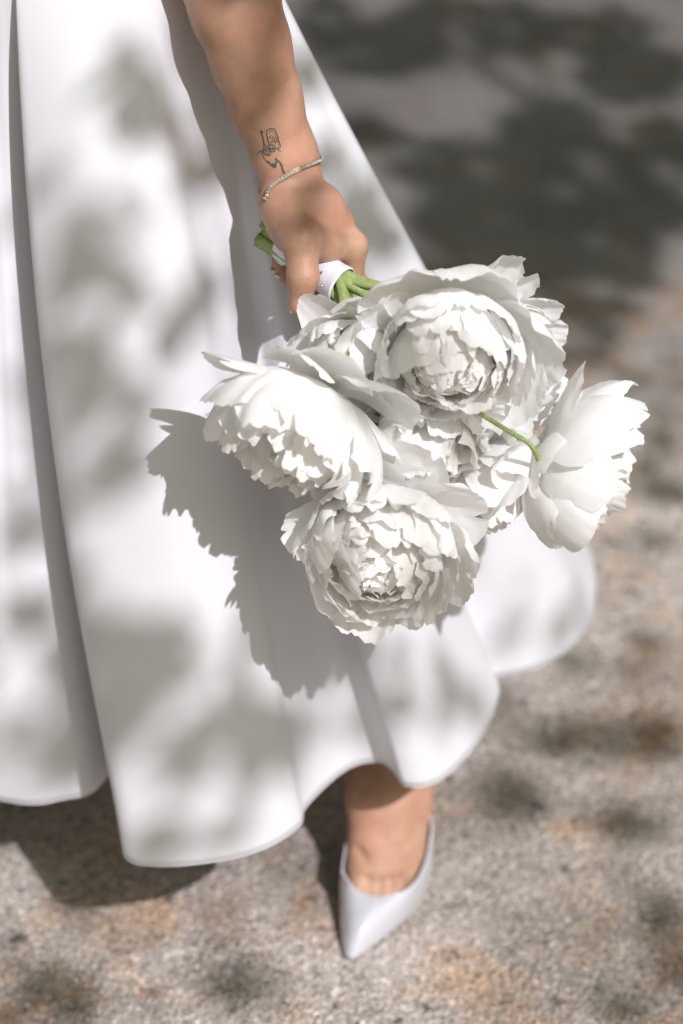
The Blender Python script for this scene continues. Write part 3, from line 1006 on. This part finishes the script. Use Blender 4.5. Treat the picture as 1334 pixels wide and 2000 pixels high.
GA = math.pi * (3 - math.sqrt(5))
flower_bases = []
def peony(center, axis, Rr, seed, openness=1.0, n_in=58, n_mid=15, n_guard=7, gj=.035, cutoff=None, guards=(), label=None, depth=0.62):
    """center = middle of the bloom ball, axis = where the bloom faces, Rr = radius (m)"""
    r_ = np.random.default_rng(seed)
    Mx = frame(axis, r_.random() * 6)
    base = np.asarray(center) - nrm(axis) * Rr * depth
    flower_bases.append((base, nrm(axis)))
    inner = MB()
    outer_ruffles = []
    for i in range(n_in):
        q = (i + .5) / n_in                              # 0 = heart, 1 = outer
        L = Rr * (1.18 + .30 * q * openness) * r_.uniform(.90, 1.10) * (1.05 - .08 * q)
        W = Rr * r_.uniform(.27, .42) * (.70 + .55 * q)
        th0 = R((16 + 62 * q * min(openness, 1.05)) + r_.normal() * 4)
        th1 = R((-84 + 52 * q * openness) + r_.normal() * 7)
        V, Fs = petal(L, W, th0, th1, cup=r_.uniform(.3, 1.0), ruffle=r_.uniform(.09, .19), jag=r_.uniform(.035, .08), nick=r_.integers(0, 3), r0=.003 + .006 * q, ns=14, nt=19, seed=seed * 1000 + i, roll=R(r_.normal() * 16 + 8), claw=.30, side=r_.normal() * .06)
        V = rot_z(V, i * GA + r_.normal() * .3)
        if q > .70: outer_ruffles.append((V, Fs)); continue
        inner.add(V @ Mx + base, Fs)
    o = inner.build('peony', M_inner, bouquet)
    if label: o['label'] = label
    def put(V, Fs, mat=M_petal):
        return mesh_obj('petal', V @ Mx + base, Fs, mat, o)
    for V, Fs in outer_ruffles: put(V, Fs, M_inner)
    for i in range(n_mid):
        q = (i + .5) / n_mid
        L = Rr * (1.40 + .18 * q * openness) * r_.uniform(.92, 1.08)
        W = Rr * r_.uniform(.38, .56)
        V, Fs = petal(L, W, R(80 + 12 * q * openness + r_.normal() * 4), R(-32 + 34 * q * openness + r_.normal() * 7), cup=r_.uniform(.55, 1.05), ruffle=r_.uniform(.09, .17), jag=r_.uniform(.035, .07), nick=r_.integers(0, 3), r0=.006, ns=20, nt=23, seed=seed * 1000 + 200 + i, roll=R(r_.normal() * 14), side=r_.normal() * .04)
        put(rot_z(V, i * GA + 1.0 + r_.normal() * .2), Fs)
    for i in range(n_guard):
        L = Rr * 1.62 * r_.uniform(.93, 1.08)
        W = Rr * r_.uniform(.60, .80)
        V, Fs = petal(L, W, R(98 + r_.normal() * 6), R(-18 + 32 * openness + r_.normal() * 8), cup=r_.uniform(.75, 1.15), ruffle=r_.uniform(.05, .10) + gj * .4, jag=r_.uniform(.5, 1.3) * gj, nick=r_.integers(0, 2), r0=.007, ns=22, nt=25, seed=seed * 1000 + 400 + i, roll=R(r_.normal() * 10))
        put(rot_z(V, i * 2 * math.pi / n_guard + r_.normal() * .15), Fs)
    # individually aimed petals: (world direction, length, half width, end bend, cup)
    for gi, (d, L, W, bend, cup) in enumerate(guards):
        d = nrm(d)
        z = nrm(axis)
        # local axis frame with x towards d
        x = nrm(d - z * np.dot(d, z)); y = np.cross(z, x)
        thd = math.acos(np.clip(np.dot(d, z), -1, 1))
        V, Fs = petal(L, W, thd + bend * .4, thd - bend * .6, cup=cup, ruffle=.05, jag=.035, nick=1, r0=.004, ns=24, nt=27, seed=seed * 1000 + 600 + gi)
        mesh_obj('petal', V @ np.array((x, y, z)) + base, Fs, M_petal, o)
    return o

peony(at(880, 695, 1.690), (.0, -.92, -.12), .0660, 3, .86, n_in=72, n_mid=18, gj=.08, label='broad greyish white bloom nearest the top of the bunch')
peony(at(1003, 705, 1.745), (.68, -.40, .16), .0590, 4, .95, n_in=46, n_mid=18, n_guard=3, gj=.11)
peony(at(578, 850, 1.660), (-.45, -.62, -.60), .0740, 5, 1.05, n_mid=20, n_guard=0,
      guards=[((-.93, -.25, .48), .108, .026, .15, .9), ((.25, -.55, .75), .082, .040, .7, .9), ((-.35, -.45, .85), .070, .036, .7, .9), ((.85, -.5, .2), .09, .044, .8, .9), ((.7, -.3, -.6), .09, .042, .7, .9), ((-.5, .3, -.7), .09, .036, .6, .8)])
peony(at(745, 1080, 1.635), (.0, -.93, -.02), .0720, 6, 1.0, n_mid=20, n_guard=0,
      guards=[((-.35, -.30, .95), .100, .042, .55, .8), ((.25, -.25, .95), .105, .044, .5, .8), ((.9, -.3, .35), .100, .042, .5, .8), ((-.95, -.3, .2), .088, .036, .6, .9), ((.8, .1, -.5), .085, .036, .5, .8)])
peony(at(1140, 915, 1.715), (.86, -.16, -.36), .0640, 7, .62, n_guard=9,
      guards=[((-.72, -.85, -.42), .082, .036, .5, .9), ((-.75, -.80, .35), .070, .030, .6, .9), ((-.1, -.95, .35), .075, .034, .9, 1.0), ((.35, .1, .95), .085, .034, .5, .8)])
peony(at(825, 885, 1.700), (.10, -.85, -.30), .0580, 8, .95, n_in=40, n_mid=12, n_guard=4)
peony(at(945, 960, 1.725), (.25, -.60, -.60), .0600, 9, .75, n_in=30, n_mid=9, n_guard=8, guards=[((-.2, -.9, .3), .07, .035, .6, .8)])
peony(at(688, 712, 1.715), (-.10, -.85, -.10), .0460, 10, .70, n_in=22, n_mid=7, n_guard=6,
      guards=[((-.66, -.18, .76), .068, .022, .35, .8), ((-.15, -.35, .85), .050, .020, .3, .8)])

# stems
rs = np.random.default_rng(5)
for i, (bp, ax) in enumerate(flower_bases):
    for dup_ in range(3 if i in (0, 7) else 1 if i == 4 else 2):
        a = 2 * math.pi * (i + .37 * dup_) / len(flower_bases) + .4
        ro = (.0108, .0062, .0090)[dup_] if i % 3 else (.0030, .0106, .0070)[dup_]
        offs = ro * (math.cos(a) * E1 + math.sin(a) * E2)
        tail = TAIL - A * (.007 * rs.random()) + offs * 1.15
        wr_ = WRAP + A * .012 + offs
        out_ = WRAP + A * .032 + offs * 1.9 + 0.10 * (bp - WRAP)
        end = bp + np.array((.011 * dup_, -.004 * dup_, .012 * dup_))
        ctrl = bp - ax * .028
        c1_ = wr_ + nrm(A * .75 + nrm(end - wr_) * .6) * .35 * np.linalg.norm(end - wr_); c2_ = end - ax * .25 * np.linalg.norm(end - wr_)
        tt = np.linspace(0, 1, 29)[1:, None]
        P_ = np.concatenate([[tail + (wr_ - tail) * f_ for f_ in np.linspace(0, 1, 12)], (1 - tt) ** 3 * wr_ + 3 * tt * (1 - tt) ** 2 * c1_ + 3 * tt ** 2 * (1 - tt) * c2_ + tt ** 3 * end])
        rr = np.linspace(.0047, .0036, 40) * rs.uniform(.9, 1.12)
        rr[-4:] *= (1.1, 1.5, 1.9, 2.2)
        # slightly angular, ribbed section
        Vs, Fs = tube(P_, rr, 12)
        Vs = np.array(Vs).reshape(40, 12, 3)
        cs = P_[:, None]
        Vs = cs + (Vs - cs) * (1 + .13 * np.cos(np.arange(12) * math.pi * 2 / 12 * 4))[None, :, None]
        mb = MB(); mb.add(Vs.reshape(-1, 3), Fs)
        mb.build('stem', M_stem, bouquet)
# the stalk that crosses the gap to the right bloom
mb = MB()
P_ = catmull([at(925, 800, 1.672), at(960, 822, 1.664), at(1000, 846, 1.660), at(1035, 868, 1.664), at(1056, 905, 1.675)], 24)
mb.add(*tube(P_, np.linspace(.0017, .0024, 24), 10)); mb.build('stem', M_stem, bouquet)
# leaf scrap
def leaf_mesh(p0, p1, side, w, n=9):
    p0 = np.asarray(p0); p1 = np.asarray(p1); side = nrm(side)
    up_ = nrm(np.cross(p1 - p0, side))
    V = []
    for i in range(n):
        s = i / (n - 1); ww = w * math.sin(math.pi * (s * .93 + .07)) ** .8
        for j in range(5):
            t = j / 2 - 1
            V.append(p0 + (p1 - p0) * s + side * t * ww + up_ * (.25 * w * t * t + .12 * w * math.sin(3 * s)))
    return np.array(V), grid_faces(n, 5)
M_gleaf = sheet_mat('peony_leaf', (0.10, 0.17, 0.05), (0.2, 0.32, 0.07), .3, .45, .4, [(60, .3, .001)])
Vv, Ff = leaf_mesh(at(706, 870, 1.69), at(712, 915, 1.668), (1, .2, 0), .006); mesh_obj('leaf', Vv, Ff, M_gleaf, bouquet)
Vv, Ff = leaf_mesh(at(655, 575, 1.775), at(682, 622, 1.758), (1, .2, .3), .005); mesh_obj('leaf', Vv, Ff, M_gleaf, bouquet)

# ribbon wrap
def build_wrap():
    nA, nB = 30, 40
    V = []
    a0, a1_ = -.062, .013
    for i in range(nA):
        s = i / (nA - 1)
        a = a0 + (a1_ - a0) * s
        r_ = .0158 + .0006 * math.sin(s * 9) + (.0006 if s > .93 else 0)
        for j in range(nB):
            t = 2 * math.pi * j / nB
            rr = r_ * (1 + .012 * math.sin(3 * t + 4 * s))
            V.append(WRAP + A * (a + .0035 * math.sin(t - 1.0) * (s > .5)) + rr * (math.cos(t) * E1 + math.sin(t) * E2))
    w = mesh_obj('ribbon_wrap', np.array(V), grid_faces(nA, nB, False, True), M_ribbon, bouquet)
    m_ = w.modifiers.new('thickness', 'SOLIDIFY'); m_.thickness = .0009; m_.offset = 1
    # folded edge of the ribbon
    ring = [WRAP + A * (a1_ + -.0022 + .0035 * math.sin(t - 1.0)) +   .0166 * (math.cos(t) * E1 + math.sin(t) * E2) for t in np.linspace(0, 2 * math.pi, 41)]
    mb = MB(); mb.add(*tube(ring, .0006, 6, caps=False)); mb.build('ribbon_edge', M_ribbon, w)
    bv = BVHTree.FromPolygons([tuple(v) for v in V], [tuple(int(k) for k in f) for f in grid_faces(nA, nB, False, True)])
    for (px, py) in ((629, 533), (630, 558)):
        d = nrm(at(px, py, 1.0) - CAM)
        loc, nn, i_, ds = bv.ray_cast(Vector(CAM), Vector(d))
        if loc is None: continue
        nn = np.array(nn); nn = nn if np.dot(nn, d) < 0 else -nn
        mb = MB(); c = np.array(loc) + nn * .0009
        mb.add(*tube([c, c + nn * .0006, c + nn * .0011], [.0011, .0011, .0004], 8)); mb.build('pin', M_steel, w)
build_wrap()

# ------------------------------------------------------------------ tree that casts the dapple
def gxy(p): return np.array((p[0] - SX * p[2], p[1] - SY * p[2]))
def on_dress(px, py):
    d = nrm(at(px, py, 1.0) - CAM)
    loc, nn, i, ds = dress_bvh.ray_cast(Vector(CAM), Vector(d))
    return np.array(loc) if loc is not None else at(px, py, 1.78)
blobs = []     # centre and the two half-axis vectors, in shadow coordinates; density
def blob_d(px, py, rx, ry, den=1.0):
    c = gxy(on_dress(px, py)); ax = gxy(on_dress(px + rx, py)) - c; ay = gxy(on_dress(px, py + ry)) - c
    if np.linalg.norm(ax) > .1: ax *= .1 / np.linalg.norm(ax)
    if np.linalg.norm(ay) > .2: ay *= .2 / np.linalg.norm(ay)
    blobs.append((c, ax, ay, den))
def blob_y(px, py, rx, ry, y, den=1.0):
    c = gxy(at(px, py, y)); blobs.append((c, gxy(at(px + rx, py, y)) - c, gxy(at(px, py + ry, y)) - c, den))
def blob_g(px, py, rx, ry, den=1.0):
    c = at_z(px, py, 0)[:2]; blobs.append((c, at_z(px + rx, py, 0)[:2] - c, at_z(px, py + ry, 0)[:2] - c, den))
# dress
for b_ in ((272, 130, 40, 55, 1), (262, 200, 30, 60, .8), (330, 225, 40, 45, .5), (90, 370, 20, 40, .35), (138, 445, 16, 20, .7), (200, 540, 32, 40, .9), (120, 545, 60, 20, .35),
           (330, 610, 45, 22, .6), (400, 560, 30, 50, .5), (195, 765, 50, 30, .8), (150, 800, 35, 25, .5), (255, 840, 45, 50, .8), (215, 900, 25, 60, .6),
           (40, 1250, 40, 70, .5), (85, 1280, 35, 60, .8), (30, 1180, 40, 50, .3), (300, 1250, 55, 45, 1), (250, 1300, 40, 60, .8), (330, 1310, 60, 40, .7), (250, 1400, 45, 40, .8),
           (370, 1440, 45, 30, 1), (430, 1420, 60, 35, 1), (520, 1440, 50, 40, 1), (360, 1500, 25, 30, .8), (480, 1490, 30, 40, .9), (470, 1600, 40, 25, .9), (390, 1640, 60, 15, .8), (300, 1660, 35, 15, .7),
           (560, 1400, 60, 30, .9), (640, 1420, 30, 30, .5), (830, 1290, 55, 40, .25), (790, 1390, 25, 40, .3), (1085, 1240, 25, 30, .4), (40, 1430, 30, 40, .4),
           (615, 170, 18, 50, .5), (655, 300, 22, 60, .7), (700, 400, 30, 50, .9), (745, 470, 30, 35, .9), (690, 480, 25, 40, .6), (600, 60, 14, 40, .4),
           (250, 300, 150, 170, .09), (250, 700, 160, 160, .16), (320, 1380, 230, 160, .22), (60, 900, 90, 250, .15), (860, 1350, 90, 90, .12), (1040, 1180, 80, 80, .1), (300, 1200, 30, 25, .5), (230, 1240, 30, 40, .5), (330, 1500, 22, 30, .6), (560, 1480, 25, 30, .5), (640, 1330, 30, 30, .5), (110, 1440, 25, 30, .3)):
    blob_d(*b_)
# arm and hand
for b_ in ((450, 60, 75, 70, 1.87, .55), (500, 230, 50, 60, 1.85, .2), (600, 430, 60, 50, 1.80, .25), (425, 25, 30, 30, 1.87, .8), (490, 45, 36, 30, 1.87, 1.5), (520, 70, 25, 25, 1.87, 1.3), (455, 160, 22, 45, 1.85, .9), (490, 215, 18, 40, 1.84, .8),
           (620, 380, 40, 18, 1.83, .9), (575, 420, 35, 25, 1.81, .9), (560, 490, 30, 35, 1.80, .9), (590, 470, 25, 40, 1.79, .6)):
    blob_y(*b_)
# blooms
for b_ in ((870, 670, 110, 100, 1.64, .20), (690, 810, 40, 60, 1.64, .2), (780, 1100, 130, 90, 1.58, .22),
           (850, 1000, 60, 70, 1.62, .15), (930, 900, 50, 60, 1.68, .12)):
    blob_y(*b_)
# ground
for b_ in ((740, 90, 140, 60, 1.0), (700, 260, 100, 30, 1.0), (1000, 60, 90, 60, .55), (1180, 60, 100, 50, .7), (1240, 140, 110, 60, 1.1), (1080, 250, 100, 50, .9), (1180, 330, 200, 90, .5), (930, 320, 160, 60, .85),
           (960, 430, 150, 70, 1.0), (1120, 440, 80, 50, .8), (1250, 430, 90, 60, .5), (900, 540, 120, 70, 1.0), (1080, 530, 120, 35, .9), (1130, 600, 90, 25, .7), (1250, 520, 90, 50, .4), (1180, 600, 60, 30, .8), (1130, 660, 70, 50, .5), (1290, 280, 60, 60, .5),
           (880, 20, 90, 30, .9), (640, 40, 60, 60, .5), (1040, 720, 60, 40, .5), (1150, 800, 40, 20, .4), (1290, 960, 70, 18, .9), (1300, 860, 50, 15, .5), (1250, 1060, 60, 30, .25),
           (985, 1565, 40, 45, .9), (1060, 1570, 40, 20, .4), (1250, 1605, 70, 35, .9), (1150, 1440, 100, 45, .45), (1270, 1450, 50, 25, .8), (1290, 1800, 50, 50, .9), (1320, 1900, 40, 40, .6), (1180, 1960, 60, 25, .5),
           (510, 1890, 70, 50, .35), (470, 1960, 80, 30, .3), (60, 1900, 70, 30, .5), (90, 1965, 90, 35, 1.0), (20, 1830, 20, 60, .5), (1130, 1500, 230, 330, .05), (350, 1850, 330, 120, .06), (1200, 900, 130, 200, .07), (900, 1330, 60, 30, .2), (1240, 1270, 60, 40, .25)):
    blob_g(*b_)

def build_tree():
    r_ = np.random.default_rng(21)
    pts = []
    LA = 11.0e-4                                      # shadow area of one leaf, m2
    for c, ax, ay, den in blobs:
        area = math.pi * abs(ax[0] * ay[1] - ax[1] * ay[0])
        n = max(1, int(round(3.2 * den * area / LA)))
        n = min(n, 6000)
        for _ in range(n):
            rr = math.sqrt(r_.random()) ; aa = r_.random() * 6.283
            gp = c + ax * rr * math.cos(aa) + ay * rr * math.sin(aa)
            pts.append((gp, r_.uniform(3.2, 4.4)))
    nblob = len(pts)
    # the rest of the crown, away from the sunlit clearing
    for _ in range(76000):
        gp = np.array((r_.uniform(-4.6, 3.8), r_.uniform(-.9, 8.5)))
        if -1.25 < gp[0] < .95 and 1.05 < gp[1] < 4.6: continue
        if -.95 < gp[0] < 1.2 and -.9 < gp[1] < 1.2 and r_.random() < .6: continue
        if nz1(np.array([gp[0] * 1.4 + gp[1]]), 3)[0] + nz1(np.array([gp[1] * 1.6 - gp[0]]), 4)[0] < -.35: continue
        pts.append((gp, r_.uniform(3.1, 5.2)))
    n = len(pts)
    far = np.array([k_ >= nblob for k_ in range(n)])
    P = np.array([(g_[0] + SX * z, g_[1] + SY * z, z) for g_, z in pts])
    d = r_.normal(size=(n, 3)); d[:, 2] *= .35; d /= np.linalg.norm(d, axis=1)[:, None]
    up_ = r_.normal(size=(n, 3)) * .45 + S / np.linalg.norm(S); s_ = np.cross(d, up_); s_ /= np.linalg.norm(s_, axis=1)[:, None]
    nn = np.cross(d, s_)
    L = (r_.uniform(.045, .075, n) * np.where(far, 1.7, 1.0))[:, None]; W = L * r_.uniform(.24, .32, n)[:, None]
    vv = np.stack([P - d * L / 2, P - d * L * .15 + s_ * W + nn * W * .3, P + d * L * .2 + s_ * W * .8 + nn * W * .3, P + d * L / 2, P + d * L * .2 - s_ * W * .8 + nn * W * .3, P - d * L * .15 - s_ * W + nn * W * .3], 1)
    base = (np.arange(n) * 6)[:, None]
    fs = np.concatenate([base + np.array([[0, 1, 2, 3]]), base + np.array([[0, 3, 4, 5]])])
    tree = tag(empty('shade_tree'), 'broadleaf tree whose leafy boughs hang over the pavement and dapple the light', 'tree')
    crown = mesh_obj('crown', vv.reshape(-1, 3), fs, M_leaf, tree)
    crown['kind'] = 'stuff'
    mb = MB()
    root = np.array((4.6, -2.3, 0.0))
    fork = np.array((4.3, -2.1, 2.4))
    tr = catmull([root - (0, 0, .1), root + (-.05, .05, .8), fork, fork + (-.2, .2, 1.2), fork + (-.3, .4, 2.4)], 24)
    mb.add(*tube(tr, np.linspace(.26, .08, 24), 16))
    mb.build('trunk', M_bark, tree)
    for e in ((2.9, -.9, 4.6), (2.3, .6, 4.5), (3.2, 1.8, 4.9), (1.6, -2.6, 4.4), (4.2, .9, 5.2), (5.6, -1.2, 4.9), (5.2, -3.6, 4.6), (.6, -2.9, 4.3), (2.2, 2.7, 4.8)):
        e = np.array(e, float); p0 = tr[int(r_.integers(12, 20))]
        m1_ = .5 * (p0 + e) + np.array((0, 0, .25)) + r_.normal(size=3) * .12
        P_ = catmull([p0, m1_, e], 16)
        mb = MB(); mb.add(*tube(P_, np.linspace(.06, .012, 16), 8))
        for _ in range(7):
            i = int(r_.integers(5, 16)); q0 = P_[i]; q1 = q0 + r_.normal(size=3) * (.4, .4, .18) ; 
            mb.add(*tube(catmull([q0, .5 * (q0 + q1) + (0, 0, .06), q1], 8), np.linspace(.012, .004, 8), 5))
        mb.build('bough', M_bark, tree)
build_tree()
